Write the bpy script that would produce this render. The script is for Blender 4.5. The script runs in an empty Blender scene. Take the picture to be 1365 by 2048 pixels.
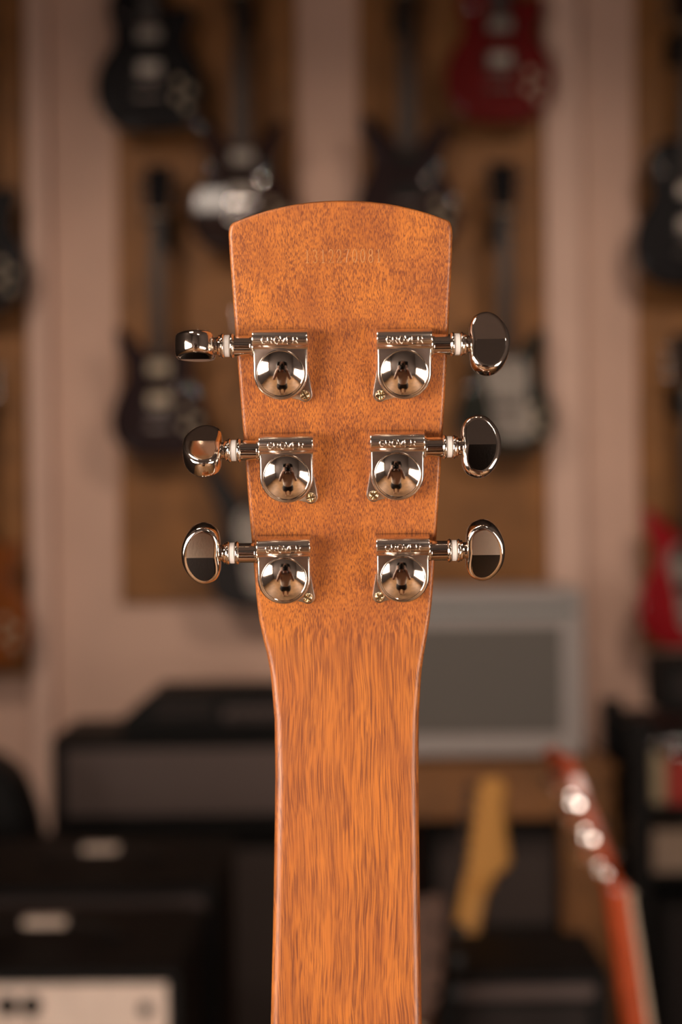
import bpy, bmesh, math, random
from mathutils import Vector, Matrix
random.seed(7)
R = math.radians
sc = bpy.context.scene
col = sc.collection

# ------------------------------------------------------------------ camera, world, exposure
CAM = Vector((0.0, -0.412, 1.5))
ROLL = R(-0.62)
CAM_M = Matrix.Rotation(R(90), 4, 'X') @ Matrix.Rotation(ROLL, 4, 'Z')
cd = bpy.data.cameras.new('camera')
cam = bpy.data.objects.new('camera', cd); col.objects.link(cam)
cam.matrix_world = Matrix.Translation(CAM) @ CAM_M
cd.sensor_fit = 'VERTICAL'; cd.sensor_height = 36.0; cd.sensor_width = 24.0; cd.lens = 50.0
cd.clip_start = 0.02; cd.clip_end = 50
cd.dof.use_dof = True; cd.dof.focus_distance = 0.399; cd.dof.aperture_fstop = 6.6
sc.camera = cam
sc.view_settings.view_transform = 'Standard'; sc.view_settings.look = 'None'
sc.view_settings.exposure = 0.0; sc.view_settings.gamma = 1.0
sc.view_settings.use_curve_mapping = False
sc.cycles.use_denoising = True
sc.cycles.sample_clamp_indirect = 8.0
w = bpy.data.worlds.new('world'); sc.world = w; w.use_nodes = True
w.node_tree.nodes['Background'].inputs[0].default_value = (1.0, .82, .66, 1)
w.node_tree.nodes['Background'].inputs[1].default_value = 0.02
# strengths of the lights that the shop has (used by their builders below)
WIN_LEFT, WIN_RIGHT, LAMP, BULB, SPOT = 15.0, 11.4, 20.0, 60.0, 82.0
WARM = (1.0, .80, .66)

def at(px, py, Y):
    """point on the plane y = Y seen at a photograph pixel"""
    d = CAM_M.to_3x3() @ Vector(((px - 682.5) * 36 / 2048, (1024 - py) * 36 / 2048, -50))
    return CAM + d * ((Y - CAM.y) / d.y)

# ------------------------------------------------------------------ materials
M = {}
def mat(name, c, rough=.5, metal=0.0, coat=0.0, vary=.08, vscale=30, bump=0.0, bscale=200, emit=None, es=0, spec=.5, coat_rough=.06):
    m = bpy.data.materials.new(name); m.use_nodes = True; M[name] = m
    nt = m.node_tree; b = nt.nodes['Principled BSDF']
    b.inputs['Roughness'].default_value = rough; b.inputs['Metallic'].default_value = metal
    b.inputs['Coat Weight'].default_value = coat; b.inputs['Coat Roughness'].default_value = coat_rough
    b.inputs['Specular IOR Level'].default_value = spec
    tc = nt.nodes.new('ShaderNodeTexCoord')
    n = nt.nodes.new('ShaderNodeTexNoise'); n.inputs['Scale'].default_value = vscale; n.inputs['Detail'].default_value = 4
    nt.links.new(tc.outputs['Object'], n.inputs['Vector'])
    r = nt.nodes.new('ShaderNodeValToRGB')
    lo = [max(0, x * (1 - vary)) for x in c]; hi = [min(1, x * (1 + vary)) for x in c]
    r.color_ramp.elements[0].position = .3; r.color_ramp.elements[1].position = .7
    r.color_ramp.elements[0].color = (*lo, 1); r.color_ramp.elements[1].color = (*hi, 1)
    nt.links.new(n.outputs['Fac'], r.inputs[0]); nt.links.new(r.outputs[0], b.inputs['Base Color'])
    if bump:
        n2 = nt.nodes.new('ShaderNodeTexNoise'); n2.inputs['Scale'].default_value = bscale
        nt.links.new(tc.outputs['Object'], n2.inputs['Vector'])
        bp = nt.nodes.new('ShaderNodeBump'); bp.inputs['Strength'].default_value = bump; bp.inputs['Distance'].default_value = .002
        nt.links.new(n2.outputs['Fac'], bp.inputs['Height']); nt.links.new(bp.outputs[0], b.inputs['Normal'])
    if emit:
        b.inputs['Emission Color'].default_value = (*emit, 1); b.inputs['Emission Strength'].default_value = es
    return m

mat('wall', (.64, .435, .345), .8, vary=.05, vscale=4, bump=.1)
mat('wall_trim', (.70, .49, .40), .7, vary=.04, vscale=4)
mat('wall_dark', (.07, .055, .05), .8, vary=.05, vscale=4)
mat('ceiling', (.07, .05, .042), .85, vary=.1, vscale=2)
mat('floor', (.30, .17, .08), .45, vary=.25, vscale=3)
mat('plywood', (.25, .105, .025), .6, vary=.22, vscale=9, bump=.1)
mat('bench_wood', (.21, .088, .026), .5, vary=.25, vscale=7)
mat('nickel', (.78, .71, .64), .075, 1.0, vary=.02, vscale=900, bump=.004, bscale=1500)
mat('nickel_satin', (.72, .65, .59), .2, 1.0, vary=.05, vscale=1200)
mat('chrome', (.85, .80, .78), .12, 1.0, vary=.02)
mat('gold_screw', (.80, .71, .50), .16, 1.0, vary=.05, vscale=2000)
mat('nylon', (.72, .69, .66), .45, vary=.03)
mat('black_gloss', (.008, .0075, .009), .45, coat=.7, spec=.06, coat_rough=.03, vary=.1)
mat('black_satin', (.006, .0055, .0055), .5, spec=.2, vary=.15)
mat('tolex', (.006, .0055, .0055), .6, spec=.2, vary=.3, vscale=120, bump=.3, bscale=400)
mat('red_gloss', (.13, .005, .005), .45, coat=.7, spec=.06, coat_rough=.03, vary=.2, vscale=6)
mat('cherry', (.28, .008, .013), .45, coat=.7, spec=.06, coat_rough=.03, vary=.15, vscale=6)
mat('burst', (.022, .008, .006), .45, coat=.7, spec=.06, coat_rough=.03, vary=.5, vscale=6)
mat('burgundy', (.019, .009, .010), .45, coat=.7, spec=.06, coat_rough=.03, vary=.2, vscale=6)
mat('green_black', (.020, .022, .018), .45, coat=.7, spec=.06, coat_rough=.03, vary=.2, vscale=6)
mat('charcoal', (.020, .019, .020), .45, coat=.7, spec=.06, coat_rough=.03, vary=.2)
mat('amber', (.20, .055, .008), .45, coat=.7, spec=.06, coat_rough=.03, vary=.25, vscale=6)
mat('rosewood', (.020, .012, .009), .5, vary=.3, vscale=40)
mat('maple', (.56, .27, .065), .5, spec=.25, vary=.12, vscale=25)
mat('red_mahogany', (.42, .065, .018), .25, coat=1.0, vary=.2, vscale=20)
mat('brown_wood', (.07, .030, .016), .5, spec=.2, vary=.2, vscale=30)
mat('ivory', (.55, .46, .34), .45, vary=.06)
mat('cream_plastic', (.45, .37, .26), .35, vary=.06)
mat('silver_plate', (.30, .27, .24), .4, .6, vary=.06)
mat('grey_tolex', (.34, .31, .30), .6, vary=.08, vscale=120, bump=.2, bscale=400)
mat('teal_trim', (.10, .16, .16), .4, vary=.05)
mat('grey_grille', (.125, .115, .105), .8, vary=.12, vscale=300, bump=.3, bscale=700)
mat('dim_grille', (.115, .088, .082), .8, spec=.15, vary=.12, vscale=300, bump=.3, bscale=700)
mat('dark_grille', (.028, .023, .022), .8, spec=.15, vary=.12, vscale=300, bump=.3, bscale=700)
mat('mid_grille', (.062, .048, .044), .8, spec=.15, vary=.12, vscale=300, bump=.3, bscale=700)
mat('panel_silver', (.80, .66, .57), .4, 0, vary=.10, vscale=30)
mat('strap_highlight', (.85, .68, .56), .4, 0, vary=.08)  # pale base colour that paints the bright highlight on the amplifier handles
mat('pedal_cream', (.40, .32, .20), .4, vary=.1)
mat('pedal_red', (.35, .02, .012), .35, coat=.4, vary=.1)
mat('beige_box', (.32, .23, .17), .6, vary=.1)
mat('skin', (.52, .30, .21), .5, vary=.08)
mat('shirt', (.86, .79, .70), .85, vary=.06, bump=.2)
mat('shorts', (.02, .02, .024), .8, vary=.1)
mat('hair', (.010, .008, .007), .5, vary=.3, vscale=200)
mat('serial', (.50, .245, .085), .45, vary=.10, vscale=1500)
mat('window_light', (.8, .8, .8), .3, emit=(1.0, .86, .74), es=WIN_LEFT)
mat('window_light_low', (.8, .8, .8), .3, emit=(1.0, .86, .74), es=WIN_RIGHT)
mat('lamp_diffuser', (.8, .8, .8), .3, emit=(1.0, .82, .68), es=LAMP)
mat('bulb', (.8, .8, .8), .3, emit=(1.0, .80, .74), es=BULB)

def wood_material():
    m = bpy.data.materials.new('mahogany'); m.use_nodes = True; M['mahogany'] = m
    nt = m.node_tree; L = nt.links.new; N = nt.nodes.new
    b = nt.nodes['Principled BSDF']
    tc = N('ShaderNodeTexCoord')
    def vm(op, a, bv):
        n = N('ShaderNodeVectorMath'); n.operation = op
        L(a, n.inputs[0])
        if isinstance(bv, tuple): n.inputs[1].default_value = bv
        else: L(bv, n.inputs[1])
        return n.outputs[0]
    def noise(v, detail=2, rough=.5, scale=1.0, color=False):
        n = N('ShaderNodeTexNoise'); n.inputs['Scale'].default_value = scale
        n.inputs['Detail'].default_value = detail; n.inputs['Roughness'].default_value = rough
        L(v, n.inputs['Vector']); return n.outputs['Color' if color else 'Fac']
    def ramp(f, stops):
        n = N('ShaderNodeValToRGB'); L(f, n.inputs[0]); e = n.color_ramp.elements
        while len(e) < len(stops): e.new(.5)
        for i, (p, c) in enumerate(stops): e[i].position = p; e[i].color = (*c, 1)
        return n.outputs[0]
    def mix(f, a, c, mode='MIX'):
        n = N('ShaderNodeMix'); n.data_type = 'RGBA'; n.blend_type = mode
        if isinstance(f, float): n.inputs[0].default_value = f
        else: L(f, n.inputs[0])
        for s, v in ((6, a), (7, c)):
            if isinstance(v, tuple): n.inputs[s].default_value = (*v, 1)
            else: L(v, n.inputs[s])
        return n.outputs[2]
    mm = vm('MULTIPLY', tc.outputs['Object'], (1000, 1000, 1000))
    # slow wander of the fibres
    wv = noise(vm('MULTIPLY', mm, (1/40, 1/40, 1/42)), 2, .5, color=True)
    wv = vm('SUBTRACT', wv, (.5, .5, .5))
    wv = vm('MULTIPLY', wv, (5.0, 1.6, 0))
    p = vm('ADD', mm, wv)
    pores = noise(vm('MULTIPLY', p, (1/.148, 1/.245, 1/14.0)), 1.0, .5)
    pores2 = noise(vm('MULTIPLY', p, (1/.5, 1/.5, 1/22.0)), 2, .6)
    cluster = noise(vm('MULTIPLY', p, (1/5.0, 1/5.0, 1/24.0)), 2, .5)
    band = noise(vm('MULTIPLY', p, (1/11.0, 1/4.5, 1/70.0)), 2, .5)
    blotch = noise(vm('MULTIPLY', mm, (1/28., 1/28., 1/34.)), 2, .5)
    base = ramp(band, [(.30, (.41, .125, .022)), (.52, (.54, .175, .029)), (.72, (.62, .210, .033))])
    base = mix(ramp(blotch, [(.40, (0, 0, 0)), (.70, (.5, .5, .5))]), base, (.40, .120, .034))
    base = mix(ramp(pores2, [(.50, (0, 0, 0)), (.68, (.45, .45, .45))]), base, (.30, .080, .019))
    # dark pores, denser in some streaks
    add = N('ShaderNodeMath'); add.operation = 'MULTIPLY_ADD'; L(cluster, add.inputs[0]); add.inputs[1].default_value = .22; L(pores, add.inputs[2])
    pm = ramp(add.outputs[0], [(.60, (0, 0, 0)), (.69, (.85, .85, .85))])
    base = mix(pm, base, (.140, .036, .016))
    L(base, b.inputs['Base Color'])
    b.inputs['Roughness'].default_value = .42
    b.inputs['Coat Weight'].default_value = .2; b.inputs['Coat Roughness'].default_value = .25
    bp = N('ShaderNodeBump'); bp.inputs['Strength'].default_value = .12; bp.inputs['Distance'].default_value = .0002; bp.invert = True
    L(pm, bp.inputs['Height']); L(bp.outputs[0], b.inputs['Normal'])
wood_material()

# ------------------------------------------------------------------ mesh helpers
class MB:
    def __init__(self, xf=None):
        self.v = []; self.f = []; self.xf = xf or Matrix.Identity(4)
    def add(self, vs, fs):
        o = len(self.v); flip = self.xf.to_3x3().determinant() < 0
        self.v += [self.xf @ Vector(p) for p in vs]
        self.f += [tuple(o + i for i in (reversed(f) if flip else f)) for f in fs]
        return self
    def box(self, a, b, bev=0.0):
        x0, y0, z0 = [min(p, q) for p, q in zip(a, b)]; x1, y1, z1 = [max(p, q) for p, q in zip(a, b)]
        if bev:
            bev = min(bev, (x1-x0)*.45, (y1-y0)*.45, (z1-z0)*.45)
            rect = [(x0, y0), (x1, y0), (x1, y1), (x0, y1)]
            out = []
            for i, (x, y) in enumerate(rect):
                sx = 1 if x == x0 else -1; sy = 1 if y == y0 else -1
                p1, p2 = (x + sx*bev, y), (x, y + sy*bev)
                out += ([p2, p1] if i in (0, 2) else [p1, p2])
            return self.layers(out, [(bev, z0), (0, z0 + bev), (0, z1 - bev), (bev, z1)])
        vs = [(x0,y0,z0),(x1,y0,z0),(x1,y1,z0),(x0,y1,z0),(x0,y0,z1),(x1,y0,z1),(x1,y1,z1),(x0,y1,z1)]
        return self.add(vs, [(0,3,2,1),(4,5,6,7),(0,1,5,4),(1,2,6,5),(2,3,7,6),(3,0,4,7)])
    def loft(self, loops, cap0=True, cap1=True):
        n = len(loops[0]); vs = [p for l in loops for p in l]; fs = []
        for k in range(len(loops) - 1):
            for i in range(n):
                j = (i + 1) % n
                fs.append((k*n + i, k*n + j, (k+1)*n + j, (k+1)*n + i))
        if cap0: fs.append(tuple(reversed(range(n))))
        if cap1: fs.append(tuple(range((len(loops)-1)*n, len(loops)*n)))
        return self.add(vs, fs)
    def layers(self, outline, lay):
        """outline CCW in xy, lay = [(inset, z), ...] with rising z"""
        return self.loft([[(x, y, z) for x, y in inset(outline, d)] for d, z in lay])
    def lathe(self, prof, n=32, axis='Z'):
        """prof = [(r, h), ...]; axis of revolution along +Z, or +X"""
        loops = []
        for r, h in prof:
            r = max(r, 1e-6)
            if axis == 'Z': loops.append([(r*math.cos(2*math.pi*i/n), r*math.sin(2*math.pi*i/n), h) for i in range(n)])
            elif axis == 'X': loops.append([(h, r*math.cos(2*math.pi*i/n), r*math.sin(2*math.pi*i/n)) for i in range(n)])
            else: loops.append([(r*math.sin(2*math.pi*i/n), h, r*math.cos(2*math.pi*i/n)) for i in range(n)])
        return self.loft(loops)
    def tube(self, pts, r, n=8, closed=False):
        pts = [Vector(p) for p in pts]; loops = []; up = None
        N = len(pts)
        for i, p in enumerate(pts):
            if closed: t = pts[(i+1) % N] - pts[i-1]
            else: t = pts[min(i+1, N-1)] - pts[max(i-1, 0)]
            t.normalize()
            if up is None:
                up = t.orthogonal().normalized()
            else:
                up = (up - t * up.dot(t))
                up = up.normalized() if up.length > 1e-6 else t.orthogonal().normalized()
            s = t.cross(up); rr = r[i] if isinstance(r, (list, tuple)) else r
            loops.append([p + (up*math.cos(2*math.pi*k/n) + s*math.sin(2*math.pi*k/n))*rr for k in range(n)])
        if closed: loops.append(loops[0]); return self.loft(loops, False, False)
        return self.loft(loops)
    def build(self, name, m, parent=None, ang=38, smooth=True):
        me = bpy.data.meshes.new(name); me.from_pydata([tuple(p) for p in self.v], [], self.f); me.update()
        if smooth:
            me.shade_smooth(); me.set_sharp_from_angle(angle=R(ang))
        me.materials.append(M[m])
        o = bpy.data.objects.new(name, me); col.objects.link(o)
        if parent: o.parent = parent
        return o

def inset(o, d):
    if not d: return list(o)
    n = len(o); out = []
    for i in range(n):
        p0, p1, p2 = Vector(o[i-1]), Vector(o[i]), Vector(o[(i+1) % n])
        a = (p1 - p0); b = (p2 - p1)
        a = a.normalized() if a.length else b.normalized(); b = b.normalized() if b.length else a
        na, nb = Vector((-a.y, a.x)), Vector((-b.y, b.x))
        h = na + nb; h = h / max(.35, h.dot(h) / 2) if h.length > 1e-6 else na
        out.append((p1.x + h.x*d, p1.y + h.y*d))
    return out

def catmull(pts, n=6, closed=True):
    P = [Vector(p) for p in pts]; out = []; N = len(P)
    for i in range(N if closed else N - 1):
        if closed: a, b, c, d = P[i-1], P[i], P[(i+1) % N], P[(i+2) % N]
        else: a, b, c, d = P[max(i-1, 0)], P[i], P[i+1], P[min(i+2, N-1)]
        for k in range(n):
            t = k / n
            out.append(tuple(.5*((2*b) + (c-a)*t + (2*a-5*b+4*c-d)*t*t + (3*b-a-3*c+d)*t**3)))
    if not closed: out.append(tuple(P[-1]))
    return out

def ccw(o):
    s = sum(o[i-1][0]*o[i][1] - o[i][0]*o[i-1][1] for i in range(len(o)))
    return list(o) if s > 0 else list(reversed(o))

def tag(o, label, cat, group=None):
    o['label'] = label; o['category'] = cat
    if group: o['group'] = group
    return o
def thing(name, label, cat, loc=(0, 0, 0), rot=(0, 0, 0), group=None):
    o = bpy.data.objects.new(name, None); col.objects.link(o); o.empty_display_size = .05
    o.location = loc; o.rotation_euler = rot
    return tag(o, label, cat, group)
def struct(o, label=None):
    o['kind'] = 'structure'
    if label: o['label'] = label
    return o
def lerp(x, tab):
    if x <= tab[0][0]: return tab[0][1]
    for (a, va), (b, vb) in zip(tab, tab[1:]):
        if x <= b: return va + (vb - va) * (x - a) / (b - a)
    return tab[-1][1]
def smooth(t): t = max(0, min(1, t)); return t*t*(3-2*t)
def arc(cx, cy, rx, ry, a0, a1, n=10):
    return [(cx + rx*math.cos(R(a0 + (a1-a0)*i/n)), cy + ry*math.sin(R(a0 + (a1-a0)*i/n))) for i in range(n+1)]

# ------------------------------------------------------------------ the shop room
X0, X1, Y0, Y1, H = -1.75, 1.65, -3.2, 4.0, 3.5
T = .12
struct(MB().box((X0-T, Y0-T, -T), (X1+T, Y1+T, 0)).build('floor', 'floor'))
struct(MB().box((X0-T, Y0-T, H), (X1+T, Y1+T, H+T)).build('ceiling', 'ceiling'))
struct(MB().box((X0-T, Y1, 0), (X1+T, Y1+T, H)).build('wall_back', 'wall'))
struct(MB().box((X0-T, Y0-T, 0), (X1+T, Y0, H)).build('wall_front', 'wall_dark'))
def wall_with_window(name, m, x, side, wy0, wy1, wz0, wz1, wname, light):
    xo = x + T*side
    b = MB()
    b.box((x, Y0, 0), (xo, Y1, wz0)); b.box((x, Y0, wz1), (xo, Y1, H))
    b.box((x, Y0, wz0), (xo, wy0, wz1)); b.box((x, wy1, wz0), (xo, Y1, wz1))
    struct(b.build(name, m))
    f = MB(); fw = .05; xa, xb = x - .012*side, x + .09*side
    f.box((xa, wy0, wz0), (xb, wy0+fw, wz1)); f.box((xa, wy1-fw, wz0), (xb, wy1, wz1))
    f.box((xa, wy0+fw, wz0), (xb, wy1-fw, wz0+fw)); f.box((xa, wy0+fw, wz1-fw), (xb, wy1-fw, wz1))
    fo = struct(f.build(wname, 'wall_trim'))
    MB().box((x+.06*side, wy0+fw, wz0+fw), (x+.07*side, wy1-fw, wz1-fw)).build('pane', light, fo)
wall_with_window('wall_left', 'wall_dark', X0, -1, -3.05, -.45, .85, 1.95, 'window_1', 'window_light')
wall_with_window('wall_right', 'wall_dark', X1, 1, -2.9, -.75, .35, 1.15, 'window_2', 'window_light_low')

def rect_on_wall(name, m, px0, py0, px1, py1, y0, y1, ztop=None, zbot=None, bev=0):
    a = at(px0, (py0+py1)/2, y0); b = at(px1, (py0+py1)/2, y0)
    zt = at(682, py0, y0).z if ztop is None else ztop; zb = at(682, py1, y0).z if zbot is None else zbot
    return MB().box((a.x, y0, zb), (b.x, y1, zt), bev).build(name, m)
WF = Y1 - .022
struct(rect_on_wall('trim_1', 'plywood', -425, 0, 52, 1345, WF, Y1, ztop=H), 'tan plywood panel at the left')
struct(rect_on_wall('trim_2', 'plywood', 236, 0, 598, 1200, WF, Y1, ztop=H), 'tan plywood panel')
struct(rect_on_wall('trim_3', 'plywood', 722, 0, 1092, 1172, WF, Y1, ztop=H), 'tan plywood panel')
struct(rect_on_wall('trim_4', 'plywood', 1278, 0, 1725, 1305, WF, Y1, ztop=H), 'tan plywood panel at the right')
struct(rect_on_wall('trim_5', 'wall_trim', 62, 0, 100, 2048, Y1-.05, Y1, ztop=H, zbot=0), 'white pilaster')
struct(rect_on_wall('trim_6', 'wall_trim', 1100, 0, 1168, 2048, Y1-.05, Y1, ztop=H, zbot=0), 'white pilaster')
struct(MB().box((X0, Y1-.055, 0), (X1, Y1, .1), .004).build('baseboard_back', 'wall_trim'))

# lamps on the ceiling, above and behind the camera
def ceiling_panel(x, y, lx, ly, label):
    t = thing('ceiling_lamp', label, 'lamp', (x, y, H))
    MB().box((-lx/2-.02, -ly/2-.02, -.05), (lx/2+.02, ly/2+.02, 0), .006).build('housing', 'black_satin', t)
    MB().box((-lx/2, -ly/2, -.058), (lx/2, ly/2, -.0505)).build('diffuser', 'lamp_diffuser', t)
ceiling_panel(-1.0, -.75, .75, .45, 'flat ceiling lamp with black rim over the left window')
def spot(x, y, aim, label, power, size=62):
    t = thing('ceiling_spotlight', label, 'spotlight', (x, y, H), group='ceiling spotlights')
    MB().box((-.05, -.05, -.03), (.05, .05, 0), .004).build('mount', 'black_satin', t)
    MB().tube([(0, 0, -.025), (0, 0, -.10)], .01).build('stem', 'black_satin', t)
    q = Vector(aim) - Vector((x, y, H - .16))
    m = Matrix.Translation((0, 0, -.16)) @ q.to_track_quat('Z', 'Y').to_matrix().to_4x4()
    MB(m).lathe([(.02, -.07), (.045, -.06), (.05, .05), (.048, .055), (.044, .035)], 24).build('can', 'black_satin', t)
    MB(m).lathe([(.043, .030), (.043, .036)], 24).build('bulb', 'bulb', t)
    ld = bpy.data.lights.new('spot_beam', 'SPOT'); ld.energy = power; ld.color = (1.0, .78, .62); ld.spot_size = R(size); ld.spot_blend = 1.0; ld.shadow_soft_size = .04
    lo = bpy.data.objects.new('spot_beam', ld); col.objects.link(lo); lo.parent = t
    lo.matrix_basis = Matrix.Translation((0, 0, -.16)) @ q.to_track_quat('-Z', 'Y').to_matrix().to_4x4() @ Matrix.Translation((0, 0, -.06))
for x, y, a, k, lb in [(-1.42, 1.2, (-.45, 4, 1.2), 1.35, 'black ceiling spotlight nearest the left window wall'),
                       (1.34, 1.2, (.45, 4, 1.25), 1.35, 'black ceiling spotlight turned to the white pilaster'),
                       (1.0, -2.3, (.7, .5, .9), .35, 'black ceiling spotlight behind the person'),
                       (1.3, -2.6, (.9, .5, 1.0), .35, 'black ceiling spotlight above the low right window')]:
    spot(x, y, a, lb, SPOT*k)

# ------------------------------------------------------------------ the resonator guitar seen from behind
TILT = R(13)
ZB = at(690, 1290, 0).z
DS = .0005
spine = []          # (s, y, z, theta)
y, z, th = 0.0, ZB, 0.0
for i in range(0, 330):
    s = i * DS
    th = TILT * smooth((s + .004) / .020)
    spine.append((s, y, z, th)); y -= math.sin(th)*DS; z += math.cos(th)*DS
for i in range(1, 20):
    s = -i * DS; th = TILT * smooth((s + .004) / .020)
    y0, z0 = spine[0][1], spine[0][2]
    spine.insert(0, (s, y0 + math.sin(th)*DS, z0 - math.cos(th)*DS, th))
while spine[0][2] > 1.12:
    s, y0, z0, th = spine[0]; st = .004
    spine.insert(0, (s - st, y0, z0 - st, 0.0))
def py_of(y, z):
    v = (CAM_M.to_3x3().transposed() @ (Vector((0.001, y, z)) - CAM))
    return 1024 - v.y / -v.z * 50 * 2048 / 36
LEFT = [(400, 452), (455, 456), (520, 460), (600, 466), (680, 471.5), (760, 478), (850, 485), (950, 493), (1040, 500), (1130, 507.5), (1200, 513.5), (1240, 518.5), (1275, 526), (1305, 533.5), (1340, 540), (1380, 545), (1430, 548.5), (1500, 550.5), (1600, 550), (1700, 548.5), (1850, 546), (2048, 541), (2600, 530)]
RIGHT = [(400, 908), (450, 907), (520, 905), (600, 901), (680, 897.5), (760, 893), (850, 888), (950, 882), (1040, 876.5), (1130, 870.5), (1200, 865.5), (1240, 861), (1275, 855.5), (1305, 850), (1340, 845), (1380, 841), (1430, 839), (1500, 838.5), (1600, 839), (1700, 840), (1850, 842), (2048, 845), (2600, 856)]
GUITAR_Z = .66
guitar = thing('resonator_guitar', 'amber mahogany resonator guitar turned back to front, headstock with six nickel tuners', 'guitar', (0, 0, GUITAR_Z))
G0 = Vector((0, 0, GUITAR_Z))
def section(xl, xr, thick, rb, rf=.0006, n=7, m=14):
    """closed loop (x, depth), back edge fillets rb at depth 0"""
    pts = []
    def fil(cx, cd, r, a0, a1, k):
        for i in range(k+1):
            a = R(a0 + (a1-a0)*i/k); pts.append((cx + r*math.cos(a), cd + r*math.sin(a)))
    fil(xl+rb, rb, rb, 180, 270, n)
    for i in range(1, m): pts.append((xl+rb + (xr-xl-2*rb)*i/m, 0))
    fil(xr-rb, rb, rb, 270, 360, n)
    fil(xr-rf, thick-rf, rf, 0, 90, 2)
    for i in range(1, m): pts.append((xr-rf - (xr-xl-2*rf)*i/m, thick))
    fil(xl+rf, thick-rf, rf, 90, 180, 2)
    return pts
loops = []; last = None
stations = [q for i, q in enumerate(spine) if (i % 4 == 0 or q[0] > .1)]
top_s = None
for (s, y, z, th) in stations:
    p = py_of(y, z)
    if p < 452: top_s = s; break
    loops.append((s, y, z, th, p, 0.0))
s, y, z, th, p, _ = loops[-1]
E = .0009
for k in range(1, 6):        # rolled top edge
    a = R(18*k)
    loops.append((s + E*math.sin(a), y - math.sin(th)*E*math.sin(a), z + math.cos(th)*E*math.sin(a), th, p, E*(1-math.cos(a))))
L3 = []
BOW = .0058
front_loops = []
for (s, y, z, th, p, sh) in loops:
    xl = at(lerp(p, LEFT), p, y).x; xr = at(lerp(p, RIGHT), p, y).x
    k = smooth((s + .006) / .03)
    thick = .034 + (.0145 - .034) * k
    rb = .0027 + (.0012 - .0027) * smooth((s + .04) / .06)
    if p < 475:      # small rounding of the two top corners
        q = max(0, (475 - p) / 23); cr = .0011*(1 - math.sqrt(max(0, 1 - q*q)))
        if p > 452: xl += cr*.6; xr -= cr*.6
    wgt = smooth((620 - p) / 168)
    tv = Vector((0, -math.sin(th), math.cos(th))); nv = Vector((0, math.cos(th), math.sin(th)))
    lp = []
    for (x, d) in section(xl + sh, xr - sh, thick - 2*sh, rb):
        u = (x - xl) / (xr - xl)
        b = BOW * wgt * (1 - abs(2*u - 1)**2.15)
        lp.append(Vector((x, y, z)) + nv*(d + sh) + tv*b - G0)
    L3.append(lp)
mb = MB(); mb.loft(L3)
neck = mb.build('neck', 'mahogany', guitar, ang=50)
# front veneer of the headstock, fretboard, nut
def hs_plane(px, py):
    """point on the back face of the headstock for a photograph pixel"""
    s, y, z, th = spine[-1]
    n = Vector((0, math.cos(th), math.sin(th))); o = Vector((0, y, z))
    d = CAM_M.to_3x3() @ Vector(((px - 682.5) * 36 / 2048, (1024 - py) * 36 / 2048, -50))
    return CAM + d * ((o - CAM).dot(n) / d.dot(n))
NV = Vector((0, math.cos(TILT), math.sin(TILT)))
out = []
for p in [452 + 15*i for i in range(50)]: out.append(hs_plane(lerp(p, RIGHT) - 2.5, p))
for p in reversed([452 + 15*i for i in range(50)]): out.append(hs_plane(lerp(p, LEFT) + 2.5, p))
cnt = 14
lft, rgt = out[-1], out[0]
for i in range(1, cnt):
    u = i / cnt; q = lft.lerp(rgt, u)
    out.append(q + Vector((0, -math.sin(TILT), math.cos(TILT))) * BOW * .98 * (1 - abs(2*u - 1)**2.15))
MB().loft([[q + NV*.01455 - G0 for q in out], [q + NV*.0165 - G0 for q in out]]).build('headstock_veneer', 'black_gloss', guitar)
a = at(548, 1430, 0); b = at(840, 1430, 0)
MB().box((a.x+.0015, .0342, ZB-.34-GUITAR_Z), (b.x-.0015, .040, ZB-.012-GUITAR_Z), .0008).build('fretboard', 'rosewood', guitar)
MB().box((a.x+.0015, .0342, ZB-.0115-GUITAR_Z), (b.x-.0015, .043, ZB-.005-GUITAR_Z), .0008).build('nut', 'ivory', guitar)
# body below the frame
bo = ccw(catmull([(0, 0), (.11, .008), (.172, .07), (.178, .14), (.15, .215), (.125, .27), (.135, .34), (.142, .40), (.11, .46), (.05, .484), (0, .486), (-.05, .484), (-.11, .46), (-.142, .40), (-.135, .34), (-.125, .27), (-.15, .215), (-.178, .14), (-.172, .07), (-.11, .008)], 5))
MB(Matrix(((1, 0, 0, 0), (0, 0, -1, .034), (0, 1, 0, 0), (0, 0, 0, 1)))).layers(bo, [(.003, 0), (0, .003), (0, .079), (.003, .082)]).build('body', 'mahogany', guitar)
MB(Matrix.Translation((0, .034, .17)) @ Matrix.Rotation(R(-90), 4, 'X')).lathe([(.135, 0), (.133, .004), (.09, .008), (.03, .014), (.001, .015)], 48).build('cover_plate', 'nickel', guitar)
# stool that carries it
st = thing('stool', 'round wooden stool under the resonator guitar', 'stool', (0, 0, 0))
MB().lathe([(.17, .625), (.18, .632), (.18, .653), (.173, .66)], 40).build('seat', 'bench_wood', st)
for a_ in (45, 135, 225, 315):
    c, s_ = math.cos(R(a_)), math.sin(R(a_))
    MB().tube([(c*.12, s_*.12, .625), (c*.19, s_*.19, 0)], [.016, .013], 12).build('leg', 'bench_wood', st)
MB().tube([(.165*math.cos(R(i*15)), .165*math.sin(R(i*15)), .22) for i in range(24)], .007, 8, True).build('foot_ring', 'black_satin', st)

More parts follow.
